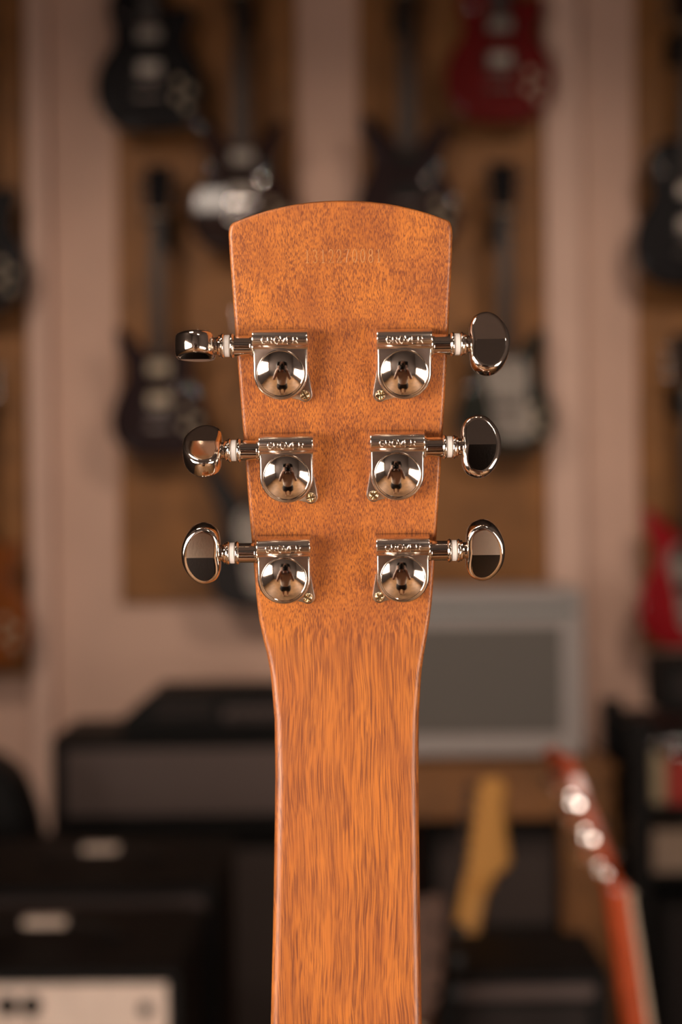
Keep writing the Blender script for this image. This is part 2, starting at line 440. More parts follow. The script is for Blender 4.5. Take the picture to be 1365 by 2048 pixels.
# ---- serial number
DIG = {
 '0': [arc(.5, .5, .34, .5, 90, 450, 20)],
 '1': [[(.28, .84), (.5, 1), (.5, 0)], [(.25, 0), (.75, 0)]],
 '2': [arc(.5, .72, .32, .28, 165, 0, 9) + [(.75, .52), (.18, 0), (.84, 0), (.86, .12)]],
 '3': [arc(.47, .75, .30, .25, 150, -80, 9), arc(.47, .27, .35, .27, 85, -150, 10)],
 '7': [[(.17, .86), (.17, 1), (.85, 1), (.5, .45), (.42, 0)]],
 '8': [arc(.5, .75, .27, .25, 90, 450, 16), arc(.5, .25, .34, .26, 90, 450, 16)],
}
o0 = hs_plane(686.5, 512)
UP = Vector((0, -math.sin(TILT), math.cos(TILT)))
sx = (hs_plane(766, 512) - hs_plane(607, 512)).length; sh_ = (hs_plane(687, 499) - hs_plane(687, 525)).length
mb = MB()
for i, ch in enumerate('1312270081'):
    for stroke in DIG[ch]:
        pts = []
        for (u, v) in stroke:
            x = -sx/2 + (i + .12 + u*.76) * sx/10
            pts.append(o0 + Vector((x, 0, 0)) + UP*((v - .5)*sh_) - NV*.00000 - G0)
        mb.tube(pts, .000105, 6)
mb.build('serial_number', 'serial', guitar)['label'] = 'stamped pale serial number'

# ---- tuning machines, built in millimetres: x right, y up the headstock, z out of the wood
mm = Matrix.Scale(.001, 4)
LET = {
 'G': [arc(.5, .5, .45, .5, 42, 350, 16) + [(.95, .47), (.6, .47)]],
 'R': [[(.05, 0), (.05, 1), (.55, 1)] + arc(.55, .75, .34, .25, 80, -90, 8) + [(.05, .5)], [(.45, .5), (.92, 0)]],
 'O': [arc(.5, .5, .46, .5, 90, 450, 20)],
 'V': [[(0, 1), (.5, 0), (1, 1)]],
 'E': [[(.9, 1), (.08, 1), (.08, 0), (.9, 0)], [(.08, .52), (.75, .52)]],
}
BR, BY, BZ = 2.35, 9.35, 5.15           # barrel of the housing
def housing_mesh(side):
    """side +1: button towards -x (photo left)"""
    b = MB(mm @ Matrix.Scale(side, 4, (1, 0, 0)))
    # D-shaped box with round lower end
    o = [(7.45, 7.2)] + [(-7.45, 7.2)] + [(7.45*math.cos(R(a)), 7.45*math.sin(R(a))) for a in range(180, 361, 6)]
    b.layers(ccw(o), [(0, 0), (0, 5.45), (.12, 5.75), (.35, 5.95), (.6, 6.0)])
    # barrel bar on top: profile in (y, z), swept along x
    pr = [(6.4, 0), (11.6, 0), (11.70, .3), (11.70, BZ - .2)]
    pr += [(BY + BR*math.cos(R(a)), BZ + BR*math.sin(R(a))) for a in range(8, 151, 8)]
    pr += [(6.9, 6.1), (6.4, 5.9)]
    lp = []
    for x, s in ((-7.5, .35), (-7.35, .1), (-7.15, 0), (7.15, 0), (7.35, .1), (7.5, .35)):
        lp.append([(x, BY + (yy - BY)*(1 - s*.06), 3.5 + (zz - 3.5)*(1 - s*.06) if zz > 1 else zz) for yy, zz in reversed(pr)])
    b.loft(lp)
    # foot with the screw hole
    def hull(cx, cy, r):
        return [(7.3, 1.2), (cx + r*.97, cy + r*.3)] + [(cx + r*math.cos(R(a)), cy + r*math.sin(R(a))) for a in range(10, -131, -10)] + [(0.5, -7.2), (0, -3), (4, 1.2)]
    b.layers(ccw(hull(6.55, -6.75, 2.05)), [(0, 0), (0, 1.05), (.12, 1.25), (.3, 1.3)])
    return b
def gear_cover():
    b = MB(mm); RS, a = 14.0, 6.05
    zc = 6.0 + .35 - math.sqrt(RS*RS - a*a)
    pr = [(6.5, 5.9), (6.5, 6.12), (6.38, 6.38), (6.23, 6.42), (6.1, 6.33)]
    amax = math.asin(a / RS)
    for i in range(1, 25):
        t = amax*(1 - i/24); pr.append((RS*math.sin(t), zc + RS*math.cos(t)))
    return b.lathe(pr, 64)
def collar(side):
    b = MB(mm @ Matrix.Translation((0, 7.45, 4.2)) @ Matrix.Scale(-side, 4, (1, 0, 0)))
    pr = [(2.2, 7.2), (3.0, 7.5), (3.1, 7.7), (3.05, 8.1), (2.78, 8.25), (2.78, 12.6), (3.1, 12.75), (3.3, 13.0), (3.36, 13.25), (3.3, 13.5), (3.0, 13.75), (2.4, 13.85)]
    return b.lathe(pr, 40, 'X')
def washer(side):
    b = MB(mm @ Matrix.Translation((0, 7.45, 4.2)) @ Matrix.Scale(-side, 4, (1, 0, 0)))
    return b.lathe([(2.0, 13.85), (2.85, 13.87), (2.98, 14.0), (2.98, 15.1), (2.85, 15.23), (2.0, 15.25)], 40, 'X')
def button(side):
    b = MB(mm @ Matrix.Scale(-side, 4, (1, 0, 0)))     # origin on the shaft axis
    b.lathe([(2.0, 15.25), (2.9, 15.3), (3.25, 15.55), (3.36, 15.85), (3.25, 16.15), (2.9, 16.35), (2.95, 16.6), (3.0, 16.8), (2.7, 17.0), (2.35, 17.3), (2.3, 18.0), (2.5, 18.6), (2.8, 19.5)], 40, 'X')
    pts = [(.02, 0), (.0, .34), (.03, .64), (.16, .88), (.42, 1.0), (.67, .90), (.87, .62), (.985, .24), (.985, -.24), (.87, -.62), (.67, -.90), (.42, -1.0), (.16, -.88), (.03, -.64), (.0, -.34)]
    o = ccw([(17.9 + 10.9*u, 8.75*v) for u, v in catmull(pts, 6)])
    t = 3.6; tn = math.tan(R(4.5))
    ring = [(0, t*.45), (.1, t*.7), (.35, t*.86), (.75, t*.95), (1.2, t*.995), (1.55, t)]
    def lp(d, z_, k): return [(x, y, z_ - k*abs(y)*tn*abs(z_)/t) for x, y in inset(o, d)]
    lay = [lp(d, -z_, -1) for d, z_ in reversed(ring)] + [lp(-.05, 0, 0)] + [lp(d, z_, 1) for d, z_ in ring]
    b.loft(lay, False, False)
    # each face is two flat facets meeting in a ridge at mid-height
    for L_, up in ((lay[-1], True), (lay[0], False)):
        for sg in (1, -1):
            f = [p for p in L_ if p[1]*sg >= -1e-4]
            k = max(range(len(f)), key=lambda q: abs(f[q][1] - f[q-1][1]) + abs(f[q][0] - f[q-1][0]))
            f = f[k:] + f[:k]
            b.add(f, [tuple(range(len(f))) if up else tuple(reversed(range(len(f))))])
    return b
def screw():
    b = MB(mm)
    b.lathe([(1.42, 0), (1.42, .45), (1.3, .6), (.2, .62)], 28)
    g = .17
    for q in range(4):
        m0 = b.xf; b.xf = mm @ Matrix.Rotation(R(90*q), 4, 'Z')
        o = [(g, g)] + [(1.28*math.cos(R(a)), 1.28*math.sin(R(a))) for a in (8, 25, 45, 65, 82)]
        b.layers(o, [(0, .5), (0, .72), (.12, .9), (.26, 1.0)]); b.xf = m0
    return b
def lettering():
    b = MB(mm); W, HH = 10.4, 2.05
    for i, ch in enumerate('GROVER'):
        for stroke in LET[ch]:
            pts = []
            dense = []
            for (p, q) in zip(stroke, stroke[1:]):
                k = max(1, int(math.hypot(p[0]-q[0], p[1]-q[1]) / .18))
                dense += [(p[0] + (q[0]-p[0])*j/k, p[1] + (q[1]-p[1])*j/k) for j in range(k)]
            dense.append(stroke[-1])
            for (u, v) in dense:
                x = -W/2 + (i + .1 + u*.78)*W/6
                yy = BY - .2 + (v - .5)*HH
                zz = BZ + math.sqrt(max(0, BR*BR - (yy - BY)**2))
                pts.append((x, yy, zz + .08))
            b.tube(pts, .17, 6)
    return b
meshes = {}
def shared(key, maker, name, m, parent, ang=38):
    if key in meshes:
        o = bpy.data.objects.new(name, meshes[key]); col.objects.link(o); o.parent = parent
    else:
        o = maker().build(name, m, parent, ang); meshes[key] = o.data
    return o
ROT = Matrix((Vector((1, 0, 0)), UP, -NV)).transposed().to_euler()
#          dome px, py, side, button turn (deg, + = face looks up)
TUN = [(561, 748, 1, -86), (573, 957, 1, 48), (568, 1162, 1, -19),
       (810, 747, -1, 16), (796, 952, -1, 7), (807, 1159, -1, -21)]
for px, py, side, turn in TUN:
    q = hs_plane(px, py + 0)
    # the dome stands ~9 mm proud of the wood: shift so that its crown falls on the pixel
    d = (CAM - q).normalized(); k = .0075 / d.dot(-NV)
    q = q + d*k + NV*.0075
    hname = 'tuning_machine'
    o = shared(('h', side), lambda: housing_mesh(side), hname, 'nickel_satin', guitar, 30)
    o.location = q - G0; o.rotation_euler = ROT
    shared('gc', gear_cover, 'gear_cover', 'nickel', o, 40)
    shared(('c', side), lambda: collar(side), 'shaft_collar', 'nickel', o)
    shared(('w', side), lambda: washer(side), 'washer', 'nylon', o)['label'] = 'white nylon washer'
    bt = shared(('b', side), lambda: button(side), 'button', 'nickel', o, 45)
    bt.location = (0, .00745, .0042); bt.rotation_euler = (R(-(turn + 13)), 0, 0)
    s_ = shared('s', screw, 'mounting_screw', 'gold_screw', o); s_.location = (.00655*side, -.00675, .0013)
    s_.rotation_euler = (0, 0, random.uniform(0, 1.5))
    shared('l', lettering, 'lettering', 'nickel', o, 60)

# ------------------------------------------------------------------ electric guitars
BODY = {
 'single': [(0, 0), (-90, 8), (-148, 58), (-165, 130), (-150, 200), (-116, 255), (-108, 295), (-122, 345), (-118, 400), (-80, 436), (-32, 442), (26, 432), (40, 392), (62, 366), (95, 372), (122, 378), (134, 352), (118, 305), (110, 262), (145, 203), (163, 130), (147, 58), (90, 8)],
 'double': [(0, 0), (-85, 8), (-146, 55), (-160, 125), (-140, 195), (-112, 250), (-112, 300), (-132, 350), (-140, 405), (-118, 420), (-84, 385), (-45, 345), (-24, 332), (24, 332), (45, 340), (80, 375), (112, 402), (132, 388), (122, 335), (106, 295), (108, 250), (136, 195), (158, 125), (144, 55), (85, 8)],
 'offset': [(0, 0), (-85, 6), (-142, 45), (-160, 110), (-142, 185), (-118, 245), (-124, 310), (-152, 370), (-163, 425), (-150, 450), (-122, 446), (-92, 404), (-50, 350), (-24, 338), (26, 332), (52, 340), (88, 372), (122, 392), (138, 368), (122, 318), (104, 262), (116, 200), (150, 135), (158, 85), (120, 28), (70, 4)],
}
OUT = {k: ccw([(x*.001, z*.001) for x, z in catmull(v, 4)]) for k, v in BODY.items()}
FRONT = Matrix(((1, 0, 0, 0), (0, 0, -1, 0), (0, 1, 0, 0), (0, 0, 0, 1)))   # (x, z, depth towards viewer) -> world axes
HEAD_SET = [(-22, 0), (-24, 12), (-38, 40), (-42, 100), (-44, 160), (-30, 176), (0, 168), (30, 176), (44, 160), (42, 100), (38, 40), (24, 12), (22, 0)]
HEAD_INLINE = [(-21, 0), (-24, 22), (-27, 60), (-30, 120), (-33, 165), (-22, 184), (0, 188), (16, 176), (17, 150), (26, 118), (40, 78), (48, 58), (40, 40), (26, 26), (21, 0)]
def electric_guitar(style, body_m, label, loc, rot=(0, 0, 0), scale=1.0, neck_m='brown_wood', board_m='rosewood', head='set', head_m='black_gloss', guard=None, covers='silver_plate', knob_m='cream_plastic', tuner_m='chrome', nut_m='ivory', group=None):
    t = thing('electric_guitar', label, 'guitar', loc, rot, group); t.scale = (scale,)*3
    o = OUT[style]; q_ = .4 if style == 'offset' else 1.0
    MB(FRONT).layers(o, [(.010*q_, -.0225), (.003*q_, -.020), (0, -.014), (0, .012), (.002*q_, .017), (.006*q_, .0210), (.0105*q_, .0232), (.0135*q_, .0240), (.0145*q_, .0240)]).build('body', body_m, t, 60)
    nut = .775; br = .15
    f0 = .030
    # neck and fretboard
    nb = []
    for z_, hw in ((.30, .027), (.5, .0245), (.775, .0215), (.79, .0215)):
        lp = [(hw, -f0, z_)] + [(hw*math.cos(R(a)), -.0285 + .021*math.sin(R(a)), z_) for a in range(0, 181, 20)] + [(-hw, -f0, z_)]
        nb.append(list(reversed(lp)))
    MB().loft(nb).build('neck', neck_m, t)
    MB(FRONT).layers(ccw([(-.028, .315), (.028, .315), (.0215, nut), (-.0215, nut)]), [(0, f0), (0, f0 + .005), (.002, f0 + .0062)]).build('fretboard', board_m, t)
    MB().box((-.0215, -f0 - .008, nut), (.0215, -f0, nut + .005), .0006).build('nut', nut_m, t)
    # headstock, pitched back
    tilt = R(14 if head == 'set' else 3)
    hm = Matrix.Translation((0, -.018, nut + .003)) @ Matrix.Rotation(-tilt, 4, 'X') @ FRONT
    MB(hm).layers(ccw([(x*.001, z_*.001) for x, z_ in catmull(HEAD_SET if head == 'set' else HEAD_INLINE, 3)]), [(.001, -.006), (0, -.005), (0, .007), (.001, .008)]).build('headstock', head_m, t)
    posts = [(sx_*.030, .045 + .042*i, sx_) for sx_ in (-1, 1) for i in range(3)] if head == 'set' else [(-.018 - .0012*i, .03 + .025*i, -1) for i in range(6)]
    first = None
    for (x, z_, sx_) in posts:
        if first is None:
            b = MB()
            b.lathe([(.005, -.006), (.005, .012), (.003, .018)], 10)
            b.box((-.008, -.008, -.018), (.008, .008, -.006), .002)
            b.tube([(-.006, 0, -.012), (-.024, 0, -.012)], .0025, 8)
            b.layers(ccw([(-.024 - .016*u, .009*v) for u, v in [(0, .6), (.3, 1), (.7, .9), (1, .3), (1, -.3), (.7, -.9), (.3, -1), (0, -.6)]]), [(.001, -.016), (0, -.015), (0, -.009), (.001, -.008)])
            first = b.build('tuner', tuner_m, t); q = first
        else:
            q = bpy.data.objects.new('tuner', first.data); col.objects.link(q); q.parent = t
        mloc = hm @ Matrix.Translation((x, z_, .0)) @ (Matrix.Rotation(R(180), 4, 'Z') if sx_ > 0 else Matrix.Identity(4))
        q.matrix_basis = mloc
    # hardware
    top = .024
    if guard:
        g = [(-.03, .06), (.07, .05), (.10, .10), (.07, .17), (.075, .26), (.05, .31), (-.05, .31), (-.07, .25), (-.05, .17)]
        MB(FRONT).layers(ccw(catmull(g, 4)), [(0, top - .004), (0, top + .001), (.001, top + .0018)]).build('pickguard', guard, t)
    for zc in (.185, .285):
        if style == 'offset': zc -= .005
        pk = MB(FRONT).layers(ccw([(-.044, zc-.021), (.044, zc-.021), (.044, zc+.021), (-.044, zc+.021)]), [(0, top - .004), (0, top + .003), (.001, top + .004)]).build('pickup_ring', 'black_satin', t)
        MB().box((-.035, -top - .012, zc - .019), (.035, -top - .0035, zc + .019), .004).build('pickup', covers, pk)
    MB().box((-.041, -top - .018, br - .008), (.041, -top + .002, br + .008), .003).build('bridge', 'chrome', t)
    MB().box((-.045, -top - .017, br - .058), (.045, -top + .002, br - .044), .004).build('tailpiece', 'chrome', t)
    kp = None
    for (x, z_) in ((.088, .145), (.122, .118), (.082, .095), (.112, .066)):
        if kp is None:
            kp = MB(FRONT).lathe([(.0125, -.012), (.0115, .010), (.0095, .0125), (.001, .013)], 20).build('knob', knob_m, t); q = kp
        else:
            q = bpy.data.objects.new('knob', kp.data); col.objects.link(q); q.parent = t
        q.location = (x, -.022, z_)
    MB(FRONT).lathe([(.009, top - .006), (.009, top + .001), (.004, top + .002), (.003, top + .012)], 14).build('switch', 'chrome', t).location = (-.085, 0, .345) if style == 'single' else (.06, 0, .22)
    return t
def hanger(x, yb, z, ym, label):
    """wall hanger whose two padded prongs reach around the neck just under the headstock"""
    t = thing('guitar_hanger', label, 'hanger', (x, yb, z), group='guitar hangers on the back wall')
    MB().box((-.035, -.012, -.05), (.035, 0, .05), .004).build('wall_plate', 'black_satin', t)
    L_ = yb - ym
    MB().tube([(0, -.010, 0), (0, -L_ + .055, 0)], .007, 10).build('arm', 'black_satin', t)
    pts = [(-.034, -L_ - .018, .004), (-.034, -L_ + .02, 0), (-.030, -L_ + .042, 0), (-.012, -L_ + .055, 0), (.012, -L_ + .055, 0), (.030, -L_ + .042, 0), (.034, -L_ + .02, 0), (.034, -L_ - .018, .004)]
    MB().tube(pts, .0075, 10).build('yoke', 'black_satin', t)
GY = 3.86
def wall_guitar(px, py, style, m, label, scale=1.0, nick='', **kw):
    p = at(px, py, GY - .03)
    electric_guitar(style, m, label, (p.x, GY, p.z), scale=scale, **kw)
    onp = any(at(a_, 1000, WF).x < p.x < at(b_, 1000, WF).x for a_, b_ in ((-420, 52), (236, 598), (722, 1092), (1278, 1750)))
    hanger(p.x, WF if onp else Y1, p.z + .748*scale, GY - .02*scale, 'black wall hanger holding the ' + nick)
wall_guitar(300, 260, 'single', 'black_gloss', 'glossy black single-cutaway electric guitar hung at the top of the wall', nick='glossy black single-cutaway guitar')
wall_guitar(487, 506, 'double', 'burst', 'dark brown sunburst double-cutaway guitar beside the middle white wall strip', nick='dark sunburst guitar')
wall_guitar(1003, 242, 'single', 'red_gloss', 'glossy red single-cutaway electric guitar hung high on plywood panel', nick='glossy red single-cutaway guitar', head_m='red_gloss')
wall_guitar(817, 506, 'double', 'burgundy', 'very dark double-cutaway electric guitar hung left below the glossy red one', nick='dark guitar below the glossy red one', covers='black_satin')
wall_guitar(320, 914, 'double', 'burgundy', 'dark burgundy double-cutaway guitar with cream pickups beside wide white wall strip', scale=.93, nick='dark burgundy guitar', covers='cream_plastic')
wall_guitar(1014, 908, 'double', 'green_black', 'greenish black guitar with silver pickguard beside white pilaster', scale=.93, nick='greenish black guitar', guard='silver_plate')
wall_guitar(518, 1220, 'offset', 'charcoal', 'black offset guitar with silver pickguard hung lowest on the plywood', scale=.96, nick='lowest black offset guitar', head='inline', guard='silver_plate')
wall_guitar(1383, 572, 'single', 'black_gloss', 'black guitar with much chrome hung above the cherry red guitar', nick='black guitar above the cherry red one')
wall_guitar(1388, 1298, 'double', 'cherry', 'cherry red double-cutaway guitar hung above the black shelf rack', nick='cherry red guitar', guard='silver_plate', covers='black_satin')
wall_guitar(-48, 1338, 'single', 'amber', 'amber orange single-cutaway guitar hung left of the white pilaster', nick='amber orange guitar', covers='cream_plastic')
wall_guitar(-56, 624, 'single', 'black_gloss', 'black guitar hung above the amber orange guitar', nick='black guitar above the amber one')

# ------------------------------------------------------------------ amplifiers and furniture
def amplifier(name, label, x0, x1, y0, z0, z1, depth, tol='tolex', grille='dark_grille', border=.03, panel=None, panel_h=0.0, knobs=(), jacks=(), handle=None, corners=True, trim=None, cat='amplifier', knob_r=.016, group=None):
    """front face at y0 (towards the camera), cabinet runs back by depth"""
    t = thing(name, label, cat, ((x0+x1)/2, y0 + depth/2, z0), group=group)
    W, Hh, D = (x1-x0)/2, z1-z0, depth/2
    c = MB(); ft = .012; e = .02
    c.box((-W, -D + .02, ft), (W, D, Hh), .006)
    c.box((-W, -D, Hh - e), (W, -D + .022, Hh), .004); c.box((-W, -D, ft), (W, -D + .022, ft + e), .004)
    c.box((-W, -D, ft + e - .001), (-W + e, -D + .022, Hh - e + .001), .003); c.box((W - e, -D, ft + e - .001), (W, -D + .022, Hh - e + .001), .003)
    c.build('cabinet', tol, t)
    zt = Hh - e - panel_h
    if panel:
        p = MB().box((-W + e, -D + .004, zt), (W - e, -D + .0195, Hh - e), .003).build('control_panel', panel, t)
        kb = None
        for i, (kx, kz) in enumerate(knobs):
            if kb is None:
                kb = MB(FRONT).lathe([(knob_r, 0), (knob_r*.95, .006), (knob_r*.7, .008), (knob_r*.62, .020), (knob_r*.4, .022)], 24).build('knob', 'black_satin', p); q = kb
            else: q = bpy.data.objects.new('knob', kb.data); col.objects.link(q); q.parent = p
            q.location = (kx - (x0+x1)/2, -D + .004, kz - z0)
        for (kx, kz) in jacks:
            MB(FRONT).lathe([(.011, 0), (.011, .003), (.006, .004), (.005, .001)], 18).build('jack_socket', 'black_satin', p).location = (kx - (x0+x1)/2, -D + .004, kz - z0)
    if trim:
        MB().box((-W + e, -D + .003, zt - .012), (W - e, -D + .0195, zt), .002).build('trim_strip', trim, t); zt -= .013
    MB().box((-W + border, -D + .006, ft + border), (W - border, -D + .0195, zt - max(0, border - e)), .004).build('grille', grille, t)
    if border > e + .005:
        fr = MB(); a_, b_ = e, border; yb = -D + .010
        fr.box((-W + a_, yb, ft + a_), (-W + b_, -D + .0198, zt)); fr.box((W - b_, yb, ft + a_), (W - a_, -D + .0198, zt))
        fr.box((-W + b_, yb, ft + a_), (W - b_, -D + .0198, ft + b_)); fr.box((-W + b_, yb, zt - (b_-a_)), (W - b_, -D + .0198, zt))
        fr.build('grille_frame', tol, t)
    if handle:
        hx, m = handle; hx -= (x0+x1)/2
        pts = [(hx - .11, 0, Hh), (hx - .10, 0, Hh + .014), (hx - .05, 0, Hh + .024), (hx + .05, 0, Hh + .024), (hx + .10, 0, Hh + .014), (hx + .11, 0, Hh)]
        b = MB()
        b.loft([[(x, -.013, z_ - .003), (x, .013, z_ - .003), (x, .013, z_ + .003), (x, -.013, z_ + .003)] for x, _, z_ in pts])
        h = b.build('handle', 'black_satin', t)
        MB().box((hx - .036, -.015, Hh + .019), (hx + .036, .015, Hh + .030), .003).build('handle_highlight', m, h)  # pale block in mid-handle, a highlight painted on the black handle
        for s_ in (-1, 1): MB().box((hx + s_*.115 - .014, -.018, Hh - .001), (hx + s_*.115 + .014, .018, Hh + .007), .003).build('handle_cap', 'black_satin', h)
    if corners:
        cm = None
        for sx_ in (-1, 1):
            for sy_ in (-1, 1):
                for zc in (Hh, ft):
                    if cm is None:
                        cm = MB().box((-.016, -.016, -.016), (.016, .016, .016), .007).build('corner_guard', 'black_satin', t); q = cm
                    else: q = bpy.data.objects.new('corner_guard', cm.data); col.objects.link(q); q.parent = t
                    q.location = (sx_*(W - .0135), sy_*(D - .0135), zc - .0165 if zc == Hh else zc + .0135)
    fm = None
    for sx_ in (-1, 1):
        for sy_ in (-1, 1):
            if fm is None: fm = MB().lathe([(.014, 0), (.018, .004), (.018, ft)], 14).build('foot', 'black_satin', t); q = fm
            else: q = bpy.data.objects.new('foot', fm.data); col.objects.link(q); q.parent = t
            q.location = (sx_*(W - .05), sy_*(D - .05), 0)
    return t

# wooden bench on the right with the pale amplifier on it
YB = 3.22
bx0, bx1 = at(640, 1600, YB).x, at(1235, 1600, YB).x
zt = at(900, 1533, YB).z; za = at(900, 1640, YB).z; zs1 = at(900, 1905, YB).z; zs0 = at(900, 1945, YB).z
bench = thing('wooden_bench', 'brown wooden bench with lower shelf carrying the pale grey amplifier', 'bench', ((bx0+bx1)/2, YB + .25, 0))
W_ = (bx1 - bx0)/2
MB().box((-W_, -.25, zt - .03), (W_, .25, zt), .003).build('top', 'bench_wood', bench)
MB().box((-W_ + .005, -.245, za), (W_ - .005, -.22, zt - .0305), .002).build('apron', 'bench_wood', bench)
sp = at(1235, 1700, YB).x - at(1128, 1700, YB).x
MB().box((W_ - sp, -.245, 0), (W_, .245, za - .0005), .003).build('side_panel', 'bench_wood', bench)
MB().box((-W_, -.245, 0), (-W_ + .06, .245, za - .0005), .003).build('side_panel', 'bench_wood', bench)
MB().box((-W_ + .0605, -.245, zs0), (W_ - sp - .0005, .245, zs1), .002).build('shelf', 'black_satin', bench)
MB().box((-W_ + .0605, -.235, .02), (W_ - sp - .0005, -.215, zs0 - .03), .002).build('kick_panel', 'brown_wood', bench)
YA = 3.30
ax1 = at(1168, 1350, YA).x
amplifier('amplifier', 'pale grey combo amplifier with teal strip and dark grey grille on wooden bench', ax1 - .60, ax1, YA, zt, at(900, 1180, YA).z, .24, tol='grey_tolex', grille='grey_grille', border=.055, panel='grey_tolex', panel_h=.03, trim='teal_trim', corners=False)
YC = 3.30
amplifier('amplifier', 'black amplifier with dark grille on the lower bench shelf', at(852, 1800, YC).x, at(1140, 1800, YC).x, YC, zs1, at(900, 1650, YC).z, .22, grille='mid_grille', border=.03, corners=False)
# left stack against the wall
YL = 3.30
sx0, sx1 = at(102, 1560, YL).x, at(600, 1560, YL).x
zl1 = at(400, 1472, YL).z; zl0 = at(400, 1668, YL).z
amplifier('speaker_cabinet', 'large black speaker cabinet on the floor under the grey-fronted one', sx0 - .02, at(612, 1560, YL).x, YL - .02, 0, zl0, .40, grille='mid_grille', border=.04, cat='speaker')
amplifier('speaker_cabinet', 'black speaker cabinet with wide grey grille cloth under the amplifier head', sx0, sx1, YL, zl0, zl1, .34, grille='dim_grille', border=.035, cat='speaker', corners=False)
hd = thing('guitar_amplifier', 'black amplifier head with sloping ends on top of grey-grilled cabinet', 'amplifier', ((at(420, 1400, YL).x), YL + .16, zl1))
hw = (at(600, 1400, YL).x - at(232, 1400, YL).x)/2; hh = at(400, 1388, YL).z - zl1
MB(Matrix.Translation((0, .13, 0)) @ FRONT).layers(ccw([(-hw, .006), (hw, .006), (hw, hh), (-hw + .085, hh), (-hw, hh*.35)]), [(.004, 0), (0, .004), (0, .25), (.004, .255)]).build('case', 'tolex', hd)
MB().box((-hw + .09, -.133, hh*.35), (hw*.02, -.1245, hh*.85), .002).build('front_panel', 'dark_grille', hd)
MB().box((hw*.14, -.133, hh*.30), (hw - .02, -.1245, hh*.62), .002).build('control_strip', 'dim_grille', hd)
for i in range(7): MB(Matrix.Translation((hw*.24 + i*.028, -.133, hh*.46)) @ FRONT).lathe([(.009, 0), (.008, .012), (.002, .013)], 14).build('knob', 'black_satin', hd)
for sx_ in (-1, 1): MB().box((sx_*hw*.8 - .02, -.1, 0), (sx_*hw*.8 + .02, .1, .0065)).build('foot', 'black_satin', hd)
# nearer pair of combos at the lower left
YN = 2.19
zA = at(200, 1775, YN).z
amplifier('amplifier', 'black combo amplifier with highlight-painted carry handle and metal corners behind the silver-panelled one', at(-260, 1800, YN).x, at(436, 1800, YN).x, YN, 0, zA, .40, grille='dark_grille', border=.035, handle=(at(202, 1712, YN + .2).x, 'strap_highlight'), panel='dim_grille', panel_h=.03)
YM = 1.74
zM = at(200, 1942, YM).z
xr = at(362, 2000, YM).x
amplifier('amplifier', 'black combo amplifier with silver control panel, black knobs and highlight-painted carry handle', at(-380, 2000, YM).x, xr, YM, 0, zM, .36, grille='dark_grille', border=.035, handle=(at(92, 1886, YM + .18).x, 'strap_highlight'), panel='panel_silver', panel_h=.10, corners=False,
          knobs=[(at(px, 2012, YM).x, at(px, 2012, YM).z) for px in (62, 14, -40, -95, -150)], jacks=[(at(291, 2020, YM).x, at(291, 2020, YM).z)])
# soft black case standing at the far left
pc = at(6, 1500, 2.9)
cs = thing('guitar_case', 'black guitar case standing upright at the left of the speaker cabinets', 'case', (pc.x - .07, 2.9, 0))
co = ccw(catmull([(-.20, 0), (.20, 0), (.21, .12), (.19, .35), (.165, .60), (.14, .72), (.09, .80), (0, .83), (-.09, .80), (-.14, .72), (-.165, .60), (-.19, .35), (-.21, .12)], 5))
co = [(x, max(0, z_)*pc.z/.83) for x, z_ in co]
MB(FRONT).layers(co, [(.02, -.07), (0, -.05), (0, .05), (.02, .07)]).build('shell', 'black_satin', cs)
MB().box((-.06, -.085, .40), (.06, -.071, .43), .004).build('handle', 'tolex', cs)
# low black amplifier in front of the bench
YK = 1.66
zk = at(1000, 1945, YK).z
amplifier('amplifier', 'low black amplifier with grey lower front standing before the wooden bench', at(886, 1950, YK).x, at(1222, 1950, YK).x, YK, 0, zk, .20, grille='dark_grille', border=.03, panel='dim_grille', panel_h=.022, corners=False)

# black shelf rack at the right with pedals
YR = 3.05
rx0, rx1 = at(1264, 1600, YR).x, at(1620, 1600, YR).x
zr = at(1300, 1438, YR).z
rack = thing('shelf_rack', 'black shelf rack at the right wall holding effect pedals', 'rack', ((rx0+rx1)/2, YR + .2, 0))
rw = (rx1 - rx0)/2
for sx_ in (-1, 1):
    for sy_ in (-1, 1): MB().box((sx_*rw - (.05 if sx_ > 0 else 0), sy_*.2 - (.04 if sy_ > 0 else 0), 0), (sx_*rw + (.05 if sx_ < 0 else 0), sy_*.2 + (.04 if sy_ < 0 else 0), zr), .003).build('post', 'black_satin', rack)
shelves = [zr - .03, at(1300, 1612, YR).z, at(1300, 1750, YR).z, .12]
for k, zz in enumerate(shelves):
    MB().box((-rw + .0505, -.2, zz - .022), (rw - .0505, .2, zz), .002).build('shelf', 'black_satin', rack)
MB().box((-rw + .0505, .17, .12), (rw - .0505, .185, zr - .06)).build('back_panel', 'black_satin', rack)
def pedal(px0, px1, zbase, h, yf, d, m, label, nk=3):
    x0, x1 = at(px0, 1550, yf).x, at(px1, 1550, yf).x
    t = thing('effect_pedal', label, 'pedal', ((x0+x1)/2, yf + d/2, zbase))
    W = (x1-x0)/2
    # wedge-shaped body
    MB(Matrix(((0, 0, 1, -W), (1, 0, 0, 0), (0, 1, 0, 0), (0, 0, 0, 1)))).layers([(-d/2, 0), (d/2, 0), (d/2, h), (-d/2, h*.75)], [(.002, 0), (0, .003), (0, 2*W - .003), (.002, 2*W)]).build('enclosure', m, t)
    for i in range(nk):
        MB(Matrix.Translation((-W*.6 + 1.2*W*i/max(1, nk-1), d*.25, h*.93))).lathe([(.010, 0), (.010, .016), (.008, .02)], 14).build('knob', 'chrome', t)
    MB(Matrix.Translation((0, -d*.22, h*.80))).lathe([(.012, 0), (.012, .01), (.008, .022), (.006, .024)], 14).build('footswitch', 'chrome', t)
z1_ = shelves[1]
